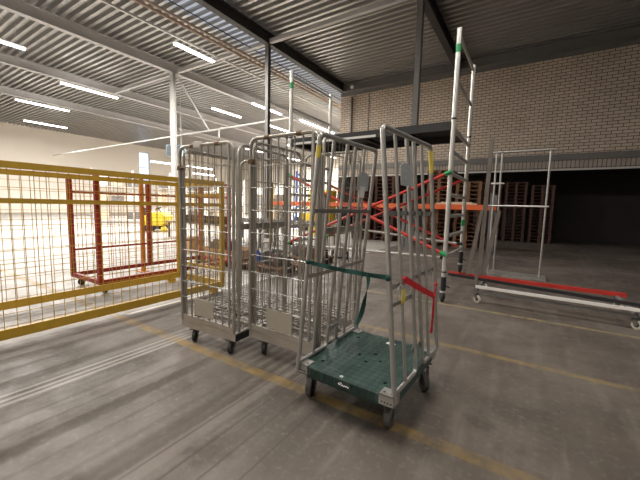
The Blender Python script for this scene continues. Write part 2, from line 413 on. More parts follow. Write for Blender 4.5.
lamp(-16.4, 14.5, 6.97, 2.3, 'fluorescent tube between the pale column and the dark column', P)
lamp(-15.94, 19.0, 6.9, 2.6, 'fluorescent tube directly behind the dark column', P)
lamp(-25, 15.6, 4.45, 2.2, 'low distant tube seen left of the first wire cage', P, 0)
lamp(-25, 19.0, 4.45, 2.6, 'upper of two distant tubes seen through the first wire cage', P, 0)
lamp(-25, 19.4, 3.9, 2.2, 'lower of two distant tubes seen through the first wire cage', P, 0)
for x, y, lab in ((-19.4,25.5,'nearer of two far tubes deep in the hall, right row'),(-19.4,32,'farther of two far tubes deep in the hall, right row'),
        (-24.6,25.5,'nearer of two far tubes deep in the hall, left row'),(-24.6,32,'farther of two far tubes deep in the hall, left row'),
        (-19.4,8.2,'unseen tube added to light the hall, nearest of the left group'),(-25,8.0,'unseen tube added to light the hall, middle of the left group'),(-31,10,'unseen tube added to light the hall, farthest of the left group'),  # left group and container tubes: unseen, added to brighten the hall floor
        (-16.4,3.5,'unseen tube added to light the hall beside the yellow container'),(-22,2.0,'unseen tube added to light the hall far left of the yellow container')):
    lamp(x, y, 6.9, 2.6, lab, P)
for y in (26, 32): lamp(-13, y, 6.9, 2.6, 'far fluorescent tube over the hall end behind the brick corner, %s one' % ('nearer' if y == 26 else 'farther'), P)
# unseen tubes added to brighten the near bay and the left hall
lamp(-11.13, 1.5, 6.97, 2.6, 'unseen tube added to the hall row, left of the picture', P)
Q = 190
lamp(-5.9, 1.0, 6.97, 2.6, 'unseen tube added to light the near bay, left row', Q)
lamp(-1.2, 1.5, 6.97, 2.6, 'unseen tube added to light the near bay above the viewer', Q)
lamp(-1.2, -5, 6.97, 2.6, 'unseen tube added to light the near bay behind the viewer', Q)
lamp(4.0, 2.0, 6.97, 2.6, 'unseen tube added to light the near bay, right row', Q)

# ---------------------------------------------------------------- castors
def castor(parent, x, y, r=.06, w=.03, top=.19, rz=0, wm='rubber', name='castor'):
    """fork and plate; the wheel is its sub-part. z=0 is the floor"""
    g = G()
    g.box(-.045,.045,-.045,.045, top-.008, top)
    g.cyl((0,0,top-.03),(0,0,top-.008),.028,14)
    off = -.025
    for s in (-1,1):
        g.prism([(-.03,top-.03),(.03,top-.03),(off+.016,r-.016),(off-.016,r-.016)], 'x', s*(w/2+.006)-.002, s*(w/2+.006)+.002)
    g.box(-w/2-.008, w/2+.008, -.03,.03, top-.036, top-.03)
    g.cyl((-w/2-.014,off,r),(w/2+.014,off,r),.008,8)
    f = obj(name, g, 'machine', parent); f.location = (x,y,0); f.rotation_euler = (0,0,rz)
    wg = G().lathe((-w/2,off,r),(1,0,0),[(0,r*.55),(0,r*.86),(w*.15,r),(w*.85,r),(w,r*.86),(w,r*.55),(w*.9,r*.5)],24)
    wh = obj('wheel', wg, wm, f)
    obj_h = G().lathe((-w/2-.004,off,r),(1,0,0),[(0,r*.25),(.004,r*.5),(w+.004,r*.5),(w+.008,r*.25)],18)
    # the hub joins the wheel's mesh as a second material
    me = wh.data; nb = len(me.polygons)
    o2 = G(); o2.v = list(wg.v); o2.f = list(wg.f); o2.add(obj_h.v, obj_h.f)
    m2 = bpy.data.meshes.new('wheel'); m2.from_pydata(o2.v, [], o2.f); m2.validate()
    m2.materials.append(M[wm]); m2.materials.append(M['black'])
    for i, p in enumerate(m2.polygons):
        p.use_smooth = True
        if i >= nb: p.material_index = 1
    m2.set_sharp_from_angle(angle=math.radians(40)); wh.data = m2; bpy.data.meshes.remove(me)
    return f

# ---------------------------------------------------------------- wire roll cages
def wire_cage(lab, loc, h, plate, shelf=True, W=.72, D=.75, tagpos=None, rz=0, slim=False):
    t = thing('wire_roll_cage', lab, 'roll cage', loc, rz, 'wire roll cages')
    zb = .195
    # base
    g = G().box(0,W,0,.03,.122,.197).box(0,W,D-.03,D,.122,.197).box(0,.03,.03,D-.03,.15,.197).box(W-.03,W,.03,D-.03,.15,.197)
    g.box(.03,W-.03,D*.35,D*.35+.03,.15,.19).box(.03,W-.03,D*.65,D*.65+.03,.15,.19)
    obj('base', g, 'cagebase', t, bevel=.003)
    obj('bumper', G().box(W,W+.006,.0,.22,.125,.185), 'black', t)
    obj('front_sill', G().box(.015,W-.015,-.004,.02,.20,.245), 'cagebase', t)
    # front frame : tube arch
    obj('front_frame', G().tube(arc([(.018,.0,zb),(.018,.0,h),(W-.018,.0,h),(W-.018,0,zb)], .085, 7), .0145, 10), 'cagezinc', t)
    for x in (.018, W-.018):
        if not (slim and x > .1): obj('post', G().box(x-.017,x+.017,.012,.042,zb,h-.17), 'cagezinc', t, bevel=.004)
        if x < .1: obj('clamp', G().box(x-.022,x+.022,-.018,.045,h-.205,h-.165), 'clamp', t, bevel=.006)
    for x in (.2, W-.2):
        obj('top_clip', G().cyl((x-.022,0,h),(x+.022,0,h),.02,10), 'clamp', t)
    obj('gate_bar', G().cyl((W-.065,-.004,.25),(W-.065,-.004,h),.011,8), 'zinc', t)
    hz_ = [1.62,1.44,1.25,1.06,.87,.72,.57,.42]
    # front mesh
    g = G()
    for i in range(1,9): g.cyl((W*i/9,0,.245),(W*i/9,0,h),.0056,6)
    obj('front_wires', g, 'cagezinc', t)
    g = G()
    for z in hz_: g.cyl((.02,-.006,z),(W-.02,-.006,z),.0046,6)
    obj('front_rungs', g, 'zinc', t)
    # side meshes
    for x, nm in ((.006,'left'), (W-.006,'right')):
        f = obj('side_frame', G().tube(arc([(x,.05,zb),(x,.05,h-.012),(x,D-.02,h-.012),(x,D-.02,zb)], .08, 6), .0125, 8), 'cagezinc', t)
        g = G()
        for i in range(1,12): 
            y = .05+(D-.07)*i/12; g.cyl((x,y,zb),(x,y,h-.02),.0024,4)
        for z in (1.7,1.5,1.3,.95,.78,.60,.42): g.cyl((x,.05,z),(x,D-.02,z),.0028,4)
        obj('mesh', g, 'shelfwire', f)
        if nm == 'right': obj('flat_rail', G().box(x-.004,x+.004,.05,D-.02,1.085,1.135), 'cagezinc', f)
    # rear mesh
    f = obj('rear_frame', G().tube(arc([(.05,D,zb),(.05,D,h-.03),(W-.05,D,h-.03),(W-.05,D,zb)], .08, 6), .0125, 8), 'cagezinc', t)
    g = G()
    for i in range(1,14): x = .05+(W-.1)*i/14; g.cyl((x,D,zb),(x,D,h-.03),.0026,4)
    for z in (1.68,1.48,1.28,1.08,.88,.7,.52,.36): g.cyl((.05,D,z),(W-.05,D,z),.003,4)
    obj('mesh', g, 'shelfwire', f)
    if shelf:
        for zz in (.215,.32):
            g = G()
            for i in range(10): y = .06+(D-.12)*i/9; g.cyl((.04,y,zz),(W-.04,y,zz),.005,4)
            for i in range(4): x = .06+(W-.12)*i/3; g.cyl((x,.05,zz-.008),(x,D-.05,zz-.008),.006,5)
            obj('wire_shelf', g, 'shelfwire', t)
    x0,x1,z0,z1 = plate
    obj('label_plate', G().box(x0,x1,-.016,-.010,z0,z1), 'plate', t, bevel=.002)
    if tagpos is not None: obj('tag_holder', G().box(tagpos-.04,tagpos+.04,-.024,.012,h-.025,h+.03), 'boxwhite', t, bevel=.004)
    for (x,y,cr) in ((.15,.045,.55),(W-.085,.05,.35),(.11,D-.12,.2),(W-.11,D-.12,1.1)):
        castor(t, x, y, .050, .032, .121, cr, 'rubberdark')
    return t
cageA = wire_cage('left wire roll cage, nearest to the yellow mesh container', (-2.74, 1.85, 0), 1.80, (.205,.455,.275,.435), tagpos=.27, W=.705, slim=True, rz=math.radians(2.5))
cageB = wire_cage('middle wire roll cage, between the left cage and the green trolley', (-2.03, 2.035, 0), 1.845, (.22,.49,.265,.43))

# ---------------------------------------------------------------- green trolley
TX, TY, TR = -.862, 2.03, math.radians(-2.4)
tr = thing('green_trolley', 'green plastic platform trolley with two tall galvanised side rails', 'trolley', (TX,TY,0), TR)
ct, st = math.cos(TR), math.sin(TR)
def loc(x, y): dx, dy = x-TX, y-TY; return (dx*ct+dy*st, -dx*st+dy*ct)
dw, dl = .335, .385
g = G().box(-dw,dw,-dl,dl,.205,.27)
deck = obj('deck', g, 'greendeck', tr, bevel=.008)
cut = G()
holes = [(-1.07,2.28),(-.93,2.01),(-.84,2.08),(-.85,1.94),(-.77,2.00),(-.64,1.76),(-1.09,1.78),(-.62,2.27)]
for hx, hy in holes:
    lx, ly = loc(hx,hy); cut.cyl((lx,ly,.225),(lx,ly,.30),.013,14)
co = obj('cutter', cut, 'black', tr); 
bm_ = deck.modifiers.new('holes','BOOLEAN'); bm_.operation = 'DIFFERENCE'; bm_.object = co; bm_.solver = 'EXACT'
bpy.context.view_layer.update()
dg = bpy.context.evaluated_depsgraph_get()
nm = bpy.data.meshes.new_from_object(deck.evaluated_get(dg)); deck.modifiers.clear(); deck.data = nm
nm.polygons.foreach_set('use_smooth',[False]*len(nm.polygons))
if len(nm.materials) == 0: nm.materials.append(M['greendeck'])
cm = co.data; bpy.data.objects.remove(co); bpy.data.meshes.remove(cm)
each('deck_rib', [G().box(-dw+.06,dw-.06,-dl+.03,-dl+.045,.18,.206), G().box(-dw+.06,dw-.06,dl-.045,dl-.03,.18,.206)], 'greenplain', tr)
g = G().box(-dw+.075,dw-.075,-dl-.0015,-dl+.001,.214,.218)
for i in range(9):
    x = -dw+.08+i*(2*dw-.16)/8; g.box(x-.004,x+.004,-dl-.003,-dl+.0,.212,.262)
obj('front_fluting', g, 'greenplain', tr)
g = G()
for sx in (-1,1):
    for sy in (-1,1):
        cp = G()
        x0, x1 = sorted((sx*(dw+.006), sx*(dw-.085))); y0, y1 = sorted((sy*(dl+.006), sy*(dl-.075)))
        cp.box(x0,x1,y0,y1,.271,.276)
        yy = sorted((sy*(dl+.001), sy*(dl+.006))); cp.box(x0,x1,yy[0],yy[1],.218,.276)
        xx = sorted((sx*(dw+.001), sx*(dw+.006))); cp.box(xx[0],xx[1],y0,y1,.218,.276)
        c = obj('corner_bracket', cp, 'zinc', tr)
        rv = G()
        for dx in (.02,.065): rv.lathe((sx*(dw-dx), sy*(dl-.028), .276),(0,0,1),[(0,.009),(.003,.007)],10)
        for dx in (.012,.03,.048,.066): rv.lathe((sx*(dw-dx), sy*(dl+.006), .235),(0,sy,0),[(0,.006),(.002,.005)],8)
        obj('rivets', rv, 'machine', c)
for (x,y,rz) in ((-1.185,1.80,.25),(-.615,1.80,0.1),(-.565,2.32,.6),(-1.13,2.34,.9)):
    lx, ly = loc(x,y); castor(tr, lx, ly, .066, .046, .205, rz-TR, 'rubber')
# stickers and the maker's mark
lx, ly = loc(-.815,2.315)
obj('paper_label', G().add([(lx-.035,ly-.018,.2712),(lx+.03,ly-.026,.2712),(lx+.038,ly+.016,.2712),(lx-.028,ly+.022,.2712)],[(0,1,2,3)]), 'white', tr)
lx, ly = loc(-.89,1.675); obj('round_sticker', G().lathe((lx,ly,.2705),(0,0,1),[(0,.013),(.001,.012)],12), 'signplate', tr)
lg = G(); fy = -dl-.0035; cx, cz = loc(-.86,1.6)[0], .236
pts = [(a_*.9,b_*.7) for a_,b_ in [(-.040,.008),(-.030,-.004),(-.022,.008),(-.014,-.006),(-.006,.006),(.002,-.008),(.010,.004),(.018,-.004),(.026,.006),(.034,-.006),(.042,.002)]]
lg.tube([(cx+a, fy, cz+b) for a,b in pts], .0028, 5)
lg.tube([(cx-.028, fy, cz+.010),(cx-.012, fy, cz+.012)], .0022, 5)
obj('printed_mark', lg, 'white', tr)

ss = [0,.21,.435,.58,.76,1.]
def side(b0, b1, t0, t1, zt, sgn, nm):
    b0, b1, t0, t1 = [V((*loc(*p), 0)) for p in (b0,b1,t0,t1)]
    def P_(s, z):
        f = (z-.28)/(zt-.28); a = b0.lerp(b1, s); c = t0.lerp(t1, s)
        # tops converge a little along s
        r = a.lerp(c, f); r.z = z; return r
    fr = obj('side_frame', G().tube(arc([P_(0,.235),P_(0,zt),P_(1,zt),P_(1,.285)], .03, 5), .0145, 10), 'zinc', tr)
    # front loop and rear loop of tube
    obj('bar', G().tube(arc([P_(0.0,.285),P_(.435,.285),P_(.435,zt)], .045, 6), .0125, 8), 'zinc', fr)
    obj('bar', G().tube(arc([P_(1.0,.285),P_(.60,.285),P_(.58,zt)], .045, 6), .0125, 8), 'zinc', fr)
    for s in (.21,.76): obj('bar', G().tube([P_(s,.285),P_(s,zt)], .0105, 8), 'zinc', fr)
    nrm = (b1-b0).normalized()
    def flat(s0,z0,s1,z1,hh=.027):
        g = G(); p, q = P_(s0,z0), P_(s1,z1); side_ = nrm.cross(V((0,0,1)))
        g.bar(p+side_*sgn*.013, q+side_*sgn*.013, .005, hh); return g
    for a in ((0,1.27,.5,1.27),(.5,1.27,1,1.265)): obj('crossbar', flat(*a), 'zinc', fr)
    obj('crossbar', flat(0,.86,.5,.86), 'zinc', fr); obj('crossbar', flat(.5,.865,1,.875), 'zinc', fr)
    if sgn < 0: obj('crossbar', flat(0,.76,.44,.76), 'zinc', fr)
    obj('crossbar', flat(.40,.42,.60,.42,.03), 'zinc', fr)
    return fr, P_
rf, PR = side((-.545,1.645),(-.497,2.40),(-.69,1.665),(-.615,2.36),1.73, -1, 'right')
lf, PL = side((-1.195,1.645),(-1.172,2.415),(-1.085,1.67),(-1.02,2.36),1.73, 1, 'left')
def plate_on(fr, P_, s0, s1, z0, z1, label, y=0):
    p = [P_(s0,z0),P_(s1,z0),P_(s1,z1-.02),P_((s0*.7+s1*.3),z1),P_((s0*.3+s1*.7),z1),P_(s0,z1-.02)]
    p = [p[0],p[1],p[2],p[4],p[3],p[5]]
    off = V((.018,0,0)); n = 6
    g = G().add([q+off for q in p]+[q+off+V((.004,0,0)) for q in p], [tuple(range(n)), tuple(range(2*n-1,n-1,-1))]+[(i,n+i,n+(i+1)%n,(i+1)%n) for i in range(n)])
    o = obj('sign_plate', g, 'signplate', fr)
    if label:
        q = [P_(s0+.05,z0-.05),P_(s0+.15,z0-.05),P_(s0+.15,z0+.03),P_(s0+.05,z0+.03)]
        obj('paper_label', G().add([v+V((.026,0,0)) for v in q],[(0,1,2,3)]), 'boxwhite', o)
    else:
        # stamped ring and dots on the plate
        c = P_((s0+s1)/2, (z0+z1)/2)+V((.024,0,0)); gg = G()
        for k in range(10):
            a = 2*math.pi*k/10; gg.ball((c.x, c.y+.025*math.cos(a), c.z+.025*math.sin(a)), .002,.004,.004,6,4)
        for k in range(4): gg.ball((c.x, c.y-.045+.03*k, c.z-.055), .002,.005,.005,6,4)
        obj('stamped_mark', gg, 'steelpale', o)
plate_on(rf, PR, .22,.44,1.43,1.56, False)
plate_on(lf, PL, .64,.86,1.42,1.55, True)
for fr, P_, s in ((rf,PR,1.0),(lf,PL,0.0)):
    obj('yellow_tape', G().tube([P_(s,1.55 if s else 1.59),P_(s,1.70 if s else 1.66)], .0155, 10), 'tape', fr)

def w_(P_, s, z):
    p = P_(s,z); return V((TX+p.x*ct-p.y*st, TY+p.x*st+p.y*ct, p.z))
def ribbon(pts, w, th=.002, twist=None, up=(0,0,1)):
    """flat webbing along points with real thickness; twist gives the angle at each point"""
    pts = [V(p) for p in pts]; k = len(pts); vs = []; fs = []
    for i, p in enumerate(pts):
        d = (pts[min(i+1,k-1)]-pts[max(i-1,0)]).normalized(); a = V(up); a = (a-d*a.dot(d)).normalized(); b = d.cross(a)
        if twist: c, s = math.cos(twist[i]), math.sin(twist[i]); a, b = a*c+b*s, b*c-a*s
        vs += [p+a*w/2+b*th/2, p-a*w/2+b*th/2, p-a*w/2-b*th/2, p+a*w/2-b*th/2]
    for i in range(k-1):
        for j in range(4): fs.append((i*4+j, (i+1)*4+j, (i+1)*4+(j+1)%4, i*4+(j+1)%4))
    fs += [(0,1,2,3), (k*4-1,k*4-2,k*4-3,k*4-4)]
    return G().add(vs, fs)
# green strap across
a = w_(PL,0,.955)+V((.012,-.018,0)); b = w_(PR,0,.93)+V((0,-.018,0))
n = 14; pts = [a.lerp(b, i/n)+V((0,0,-.008*math.sin(math.pi*i/n))) for i in range(n+1)]
gs = thing('green_strap', 'dark green webbing strap tied across the trolley between its side rails', 'strap', tuple(a))
def rel(g, o):
    L = V(o.location); g.v = [tuple(V(v)-L) for v in g.v]; return g
obj('webbing', rel(ribbon(pts, .026, .003, [1.2*math.cos(i*1.1)*.35 for i in range(n+1)]), gs), 'strapgreen', gs)
q = pts[11]; tl = [q+V((.002*math.sin(i),-.004,-.03*i)) for i in range(0,11)]
obj('hanging_tail', rel(ribbon([t_+V((-.0006*i*i,0,0)) for i,t_ in enumerate(tl)], .026, .003, [i*.4 for i in range(11)], (1,0,0)), gs), 'strapgreen', gs)
each('knot', [rel(G().ball(b+V((0,.0,-.003)), .016,.014,.017), gs), rel(G().ball(q, .010,.007,.015), gs), rel(G().ball(a,.015,.015,.014), gs)], 'strapgreen', gs)
# red strap on the right side rail
p0 = w_(PR,.0,.955); p1 = w_(PR,.21,.90)+V((.02,0,0)); p2 = w_(PR,.86,.705)+V((.022,0,0)); p3 = w_(PR,.97,.77)+V((.016,0,0)); p4 = p2+V((.0,.0,-.27))
rs = thing('red_strap', 'red webbing strap hanging on the right side rail of the trolley', 'strap', tuple(p1))
obj('webbing', rel(ribbon([p1+V((0,0,.0)), p1.lerp(p2,.33)+V((0,0,-.004)), p1.lerp(p2,.66)+V((0,0,-.004)), p2], .037, .003), rs), 'strapred', rs)
obj('webbing', rel(ribbon([p2+V((0,0,-.01)), p2.lerp(p3,.5)+V((.004,0,0)), p3], .036, .003), rs), 'strapred', rs)
obj('hanging_tail', rel(ribbon([p2+V((.002,.003,.01)), p2+V((.004,.005,-.08)), p2+V((.003,.008,-.16)), p4], .037, .003, [0,.15,.1,.2], (0,1,0)), rs), 'strapred', rs)
each('knot', [rel(G().ball(q_,.010,.014,.014), rs) for q_ in (p1,p2+V((.003,0,0)),p3)], 'strapred', rs)
# yellow tag with wire
yt = thing('yellow_tag', 'small yellow tag on a wire loop, hanging from the front of the right side rail', 'tag', tuple(w_(PR,.21,.86)))
yt_p = w_(PR,.21,.86)+V((.016,-.006,-.02))
obj('tag_body', rel(ribbon([yt_p, yt_p+V((.004,-.002,-.04)), yt_p+V((-.002,0,-.085))], .03, .004, [.2,.5,.3], (0,1,0)), yt), 'tape', yt)
obj('wire_loop', rel(G().tube([yt_p+V((0,-.01+.05*math.cos(t)-.05, .045*math.sin(t)-.01)) for t in [i*math.pi/6 for i in range(13)]], .0018, 5), yt), 'alu', yt)

# ---------------------------------------------------------------- aluminium scaffold
sc = thing('scaffold_tower', 'tall aluminium scaffold tower with black platform behind the green trolley', 'scaffold', (-2.3,5.3,0))
SO = V((-2.3,5.3,0))
def sp(x, y, z): return V((x,y,z))-SO
def end_frame(x, y0, y1, z0f, z0r, rungs, green_front, green_rear):
    f = obj('end_frame', G().cyl(sp(x,y0,z0f),sp(x,y0,3.64),.031,14).cyl(sp(x,y1,z0r),sp(x,y1,3.64),.030,14), 'alu', sc)
    g = G()
    for z in rungs: g.cyl(sp(x,y0,z),sp(x,y1,z),.027,10)
    obj('rungs', g, 'alu', f)
    obj('guard_rail', G().cyl(sp(x,y0,3.56),sp(x,y1,3.56),.022,8), 'alu', f)
    obj('guard_rail', G().cyl(sp(x,y0,3.01),sp(x,y1,3.01),.022,8), 'alu', f)
    obj('green_band', G().cyl(sp(x,y0,3.34),sp(x,y0,3.44),.0325,14), 'green', f)
    if green_rear: obj('green_band', G().cyl(sp(x,y1,green_rear-.05),sp(x,y1,green_rear+.05),.0325,14), 'green', f)
    each('joint_collar', [G().cyl(sp(x,y0,2.49),sp(x,y0,2.515),.033,14), G().cyl(sp(x,y1,2.49),sp(x,y1,2.515),.033,14), G().cyl(sp(x,y0,.42),sp(x,y0,.44),.034,14)], 'black', f)
    return f
RG = [.64,.93,1.21,1.50,1.79,2.08,2.37]
fR = end_frame(-.945, 4.72, 6.0, .30, .46, RG, 1, 1.08)
fL = end_frame(-3.69, 4.72, 6.05, .30, .30, RG, 1, None)
def wheel_leg(x, y, zb, lo=True):
    c = obj('castor', G().cyl(sp(x,y,zb+.22),sp(x,y,zb+.36),.036,12).cyl(sp(x,y,zb+.15),sp(x,y,zb+.22),.038,12)
            .bar(sp(x-.03,y,zb+.05),sp(x-.022,y,zb+.2),.05,.008).bar(sp(x+.03,y,zb+.05),sp(x+.022,y,zb+.2),.05,.008)
            .bar(sp(x+.02,y,zb+.24),sp(x+.09,y-.02,zb+.22),.02,.014), 'black', sc)
    obj('wheel', G().lathe(sp(x-.018,y,zb+.065),(1,0,0),[(0,.04),(0,.056),(.006,.065),(.030,.065),(.036,.056),(.036,.04)],20), 'rubberdark', c)
    obj('brake_ring', G().cyl(sp(x,y,zb+.135),sp(x,y,zb+.165),.041,14), 'alu', c)
for x, y, z in ((-.945,4.72,0),(-3.69,4.72,0),(-3.69,6.05,0)): wheel_leg(x,y,z)
wheel_leg(-.945,6.0,.222)
# platform
g = G().box(-3.66-SO.x,-.98-SO.x, 4.70-SO.y,4.75-SO.y,2.36,2.46).box(-3.66-SO.x,-.98-SO.x,5.60-SO.y,5.65-SO.y,2.36,2.46)
g.box(-3.66-SO.x,-3.60-SO.x,4.75-SO.y,5.60-SO.y,2.36,2.45).box(-1.04-SO.x,-.98-SO.x,4.75-SO.y,5.60-SO.y,2.36,2.45)
for x in (-3.0,-2.3,-1.6): g.box(x-.02-SO.x,x+.02-SO.x,4.75-SO.y,5.60-SO.y,2.375,2.43)
pf = obj('platform', g, 'platformply', sc)
obj('platform_board', G().box(-3.65-SO.x,-.99-SO.x,4.71-SO.y,5.64-SO.y,2.46,2.475), 'platformply', pf)
obj('edge_highlight', G().box(-3.6-SO.x,-2.05-SO.x,4.694-SO.y,4.70-SO.y,2.365,2.40), 'steelpale', pf)  # light reflecting off the platform edge, put in as a pale strip
# braces
def brace(p, q, m='red', r=.024, ends=True):
    p, q = V(p), V(q); d = (q-p).normalized()
    o = obj('diagonal_brace' if m == 'red' else 'horizontal_brace', G().cyl(p-SO,q-SO,r,10), m, sc)
    if ends: each('coupler', [G().cyl(p-SO-d*.02,p-SO+d*.07,r*1.25,10), G().cyl(q-SO-d*.07,q-SO+d*.02,r*1.25,10)], 'green' if m == 'red' else 'black', o)
brace((-3.69,4.68,.62),(-.945,4.68,1.80)); brace((-3.69,4.68,1.84),(-.945,4.68,.68))
brace((-3.69,6.05,.66),(-.945,6.04,1.83)); brace((-3.69,6.09,1.76),(-.945,6.08,.63))
brace((-3.69,4.74,.60),(-.945,4.75,.625),'alu',.02); brace((-3.69,6.0,.91),(-.945,5.96,.72),'alu',.02)

# ---------------------------------------------------------------- low cart with boards at the right
rc = thing('low_rail_cart', 'low cart with red, black and white rails on small castors, right of the scaffold', 'cart', (-.5,5.0,0))
RO = V((-.5,5.0,0))
def rp(x,y,z): return V((x,y,z))-RO
obj('red_rail', G().bar(rp(-1.12,6.0,.19),rp(1.2,5.95,.19),.06,.055), 'red', rc)
obj('black_rail', G().bar(rp(-1.02,5.45,.27),rp(1.2,5.0,.27),.035,.04), 'black', rc)
obj('white_rail', G().bar(rp(-.56,4.96,.235),rp(1.2,4.9,.235),.03,.035), 'boxwhite', rc)
obj('frame', G().bar(rp(-.55,4.96,.18),rp(-.55,6.0,.16),.035,.035).bar(rp(1.1,4.93,.18),rp(1.1,6.0,.16),.035,.035).bar(rp(-.55,4.98,.16),rp(1.1,4.94,.16),.03,.03), 'steelgrey', rc)
obj('corner_post', G().box(-.085,-.045,.0,.035,.15,.52), 'oldboard', rc)
for x, y in ((-.55,5.0),(1.1,4.97),(-.55,5.9),(1.1,5.9)):
    castor(rc, x+.5, y-5.0, .055, .03, .145, .9, 'plate')
# weathered boards leaning up, and a thin galvanised rack post pair
def board(x0,y0,x1,y1,z1,w0,w1,lab):
    g = G().add([(x0-w0/2,y0,.222),(x0+w0/2,y0,.222),(x1+w1/2,y1,z1),(x1-w1/2,y1,z1),(x0-w0/2,y0+.03,.222),(x0+w0/2,y0+.03,.222),(x1+w1/2,y1+.03,z1),(x1-w1/2,y1+.03,z1)],
                [(0,1,2,3),(7,6,5,4),(0,4,5,1),(1,5,6,2),(2,6,7,3),(3,7,4,0)])
    tag(obj('weathered_board', g, 'oldboard'), lab, 'board', 'boards leaning on the low cart')
board(-.80,5.90,-.66,5.94,1.30,.07,.05,'weathered grey board leaning on the low cart, left of three')
board(-.64,5.95,-.60,6.00,2.45,.07,.06,'tallest weathered grey board standing on the low cart')
board(-.58,5.98,-.42,6.03,1.30,.07,.06,'weathered grey board leaning on the low cart, right of three')
rk = thing('galvanised_stand', 'thin galvanised stand with twin uprights at the right edge of the brick wall', 'stand', (-.6,7.6,0))
for dx in (-.05,.05): obj('upright', G().cyl((dx,0,0),(dx,0,2.45),.017,8), 'zinc', rk)
obj('crossbar', G().cyl((-.16,0,1.40),(.9,0,1.40),.02,8), 'zinc', rk); obj('crossbar', G().cyl((-.12,0,1.85),(.12,0,1.85),.018,8), 'zinc', rk)
for dx in (.85,): obj('upright', G().cyl((dx,0,0),(dx,0,2.45),.017,8), 'zinc', rk)
obj('foot', G().box(-.1,.95,-.25,.25,0,.03), 'zinc', rk)
obj('top_bar', G().cyl((-.2,-.0,2.47),(.9,0,2.47),.018,8), 'zinc', rk)

# ---------------------------------------------------------------- pallets
def pallet_mesh(m, W=.8, D=1.2):
    g = G()
    for i in range(5): y = -D/2+.05+i*(D-.1)/4; g.box(-W/2,W/2,y-.05,y+.05,.118,.14)
    for x in (-W/2+.05,0,W/2-.05):
        g.box(x-.05,x+.05,-D/2,D/2,.0,.02); g.box(x-.05,x+.05,-D/2,D/2,.098,.118)
        for y in (-D/2+.07,0,D/2-.07): g.box(x-.05,x+.05,y-.07,y+.07,.02,.098)
    return g
pmd = {}
for m in ('wood','woodlight'):
    o = obj('tmp', pallet_mesh(m), m); pmd[m] = o.data; bpy.data.objects.remove(o); pmd[m].name = 'wooden_pallet'
ordn = ['lowest','second','third','fourth','fifth','sixth','seventh','eighth','ninth','tenth','eleventh','twelfth','thirteenth','fourteenth','fifteenth','sixteenth','seventeenth','eighteenth','nineteenth']
def stack(x, y, n, m, where, grp, rz=0, z0=0):
    for i in range(n):
        o = bpy.data.objects.new('wooden_pallet', pmd[m]); COL.objects.link(o)
        o.location = (x+random.uniform(-.012,.012), y+random.uniform(-.015,.015), z0+i*.1405); o.rotation_euler = (0,0,rz+random.uniform(-.01,.01))
        tag(o, '%s pallet, %s, in the %s' % ('dark brown' if m == 'wood' else 'orange brown', 'lowest' if i == 0 else ordn[i]+' up', where), 'pallet', grp)
stack(-5.72, 12.6, 18, 'wood', 'leftmost dark stack', 'pallets in the first dark stack')
stack(-4.82, 12.7, 18, 'wood', 'dark stack left of the grey column', 'pallets in the second dark stack')
stack(-2.75, 12.55, 19, 'woodlight', 'stack just right of the grey column', 'pallets in the light stack')
stack(-1.80, 12.6, 16, 'woodlight', 'stack seen through the scaffold ladder', 'pallets in the second light stack')
stack(-1.5, 16.9, 18, 'wood', 'left stack of the dark store', 'pallets in the store')
stack(-.55, 16.9, 18, 'wood', 'middle stack of the dark store', 'pallets in the store')
stack(.4, 16.9, 17, 'wood', 'right stack of the dark store', 'pallets in the store')

# orange pallet rack
ra = thing('pallet_rack', 'steel pallet rack with a long orange beam behind the scaffold', 'rack', (-5.3,10.8,0))
obj('orange_beam', G().box(-4.45,4.40,-.03,.03,1.30,1.46), 'orange', ra, bevel=.006)
obj('orange_beam', G().box(-4.45,4.40,.92,.98,1.30,1.46), 'orange', ra, bevel=.006)
for x in (-4.35,-1.4,1.75,4.35):
    u = each('rack_upright', [G().box(x-.05,x+.05,-.09,-.03,0,1.8), G().box(x-.05,x+.05,.98,1.04,0,1.8)], 'steelgrey', ra)
    obj('lacing', G().bar((x,-.05,.3),(x,.98,.9),.03,.03).bar((x,-.05,1.5),(x,.98,.9),.03,.03), 'steelgrey', ra)
tag(obj('plank_pile', G().box(-2.55,-1.35,10.8,11.3,1.462,1.50).box(-2.4,-1.5,10.82,11.25,1.502,1.535), 'palewood'), 'pale planks lying on the orange rack beam', 'planks')

# ---------------------------------------------------------------- yellow mesh container (left)
YX = -3.81
yc = thing('yellow_mesh_container', 'large yellow steel mesh container at the left edge', 'container', (YX,3.26,0))
def mesh_panel(p0, p1, z0, z1, nv, zs, name, m='yellow', posts=True, r=.0035):
    """panel between two floor points (local)"""
    p0, p1 = V(p0), V(p1); g = G()
    d = (p1-p0).normalized()
    for z, h in ((z0+.045,.09),(z1-.03,.06)): g.bar((p0.x,p0.y,z),(p1.x,p1.y,z),.035,h)
    for z in zs: g.bar((p0.x,p0.y,z),(p1.x,p1.y,z),.03,.045)
    h = .028 if posts else .010
    for q in (p0,p1): g.box(q.x-h,q.x+h,q.y-h,q.y+h,z0-(.002 if posts else -.002),z1+(.002 if posts else -.002))
    o = obj(name, g, m, yc)
    w = G()
    for i in range(1,nv): q = p0.lerp(p1,i/nv); w.cyl((q.x,q.y,z0+.05),(q.x,q.y,z1-.03),r,4)
    k = int((z1-z0)/.11)
    for i in range(1,k): z = z0+(z1-z0)*i/k; w.cyl((p0.x,p0.y,z),(p1.x,p1.y,z),r,4)
    obj('wire_mesh', w, m, o)
    return o
mesh_panel((0,0,0),(0,-3.4,0),.06,1.62,38,[1.28],'front_panel')
mesh_panel((-1.05,0,0),(-1.05,-3.4,0),.06,1.62,38,[1.28],'rear_panel')
mesh_panel((-.04,0,0),(-1.01,0,0),.06,1.62,13,[1.28,1.42,.32],'end_panel',posts=False)
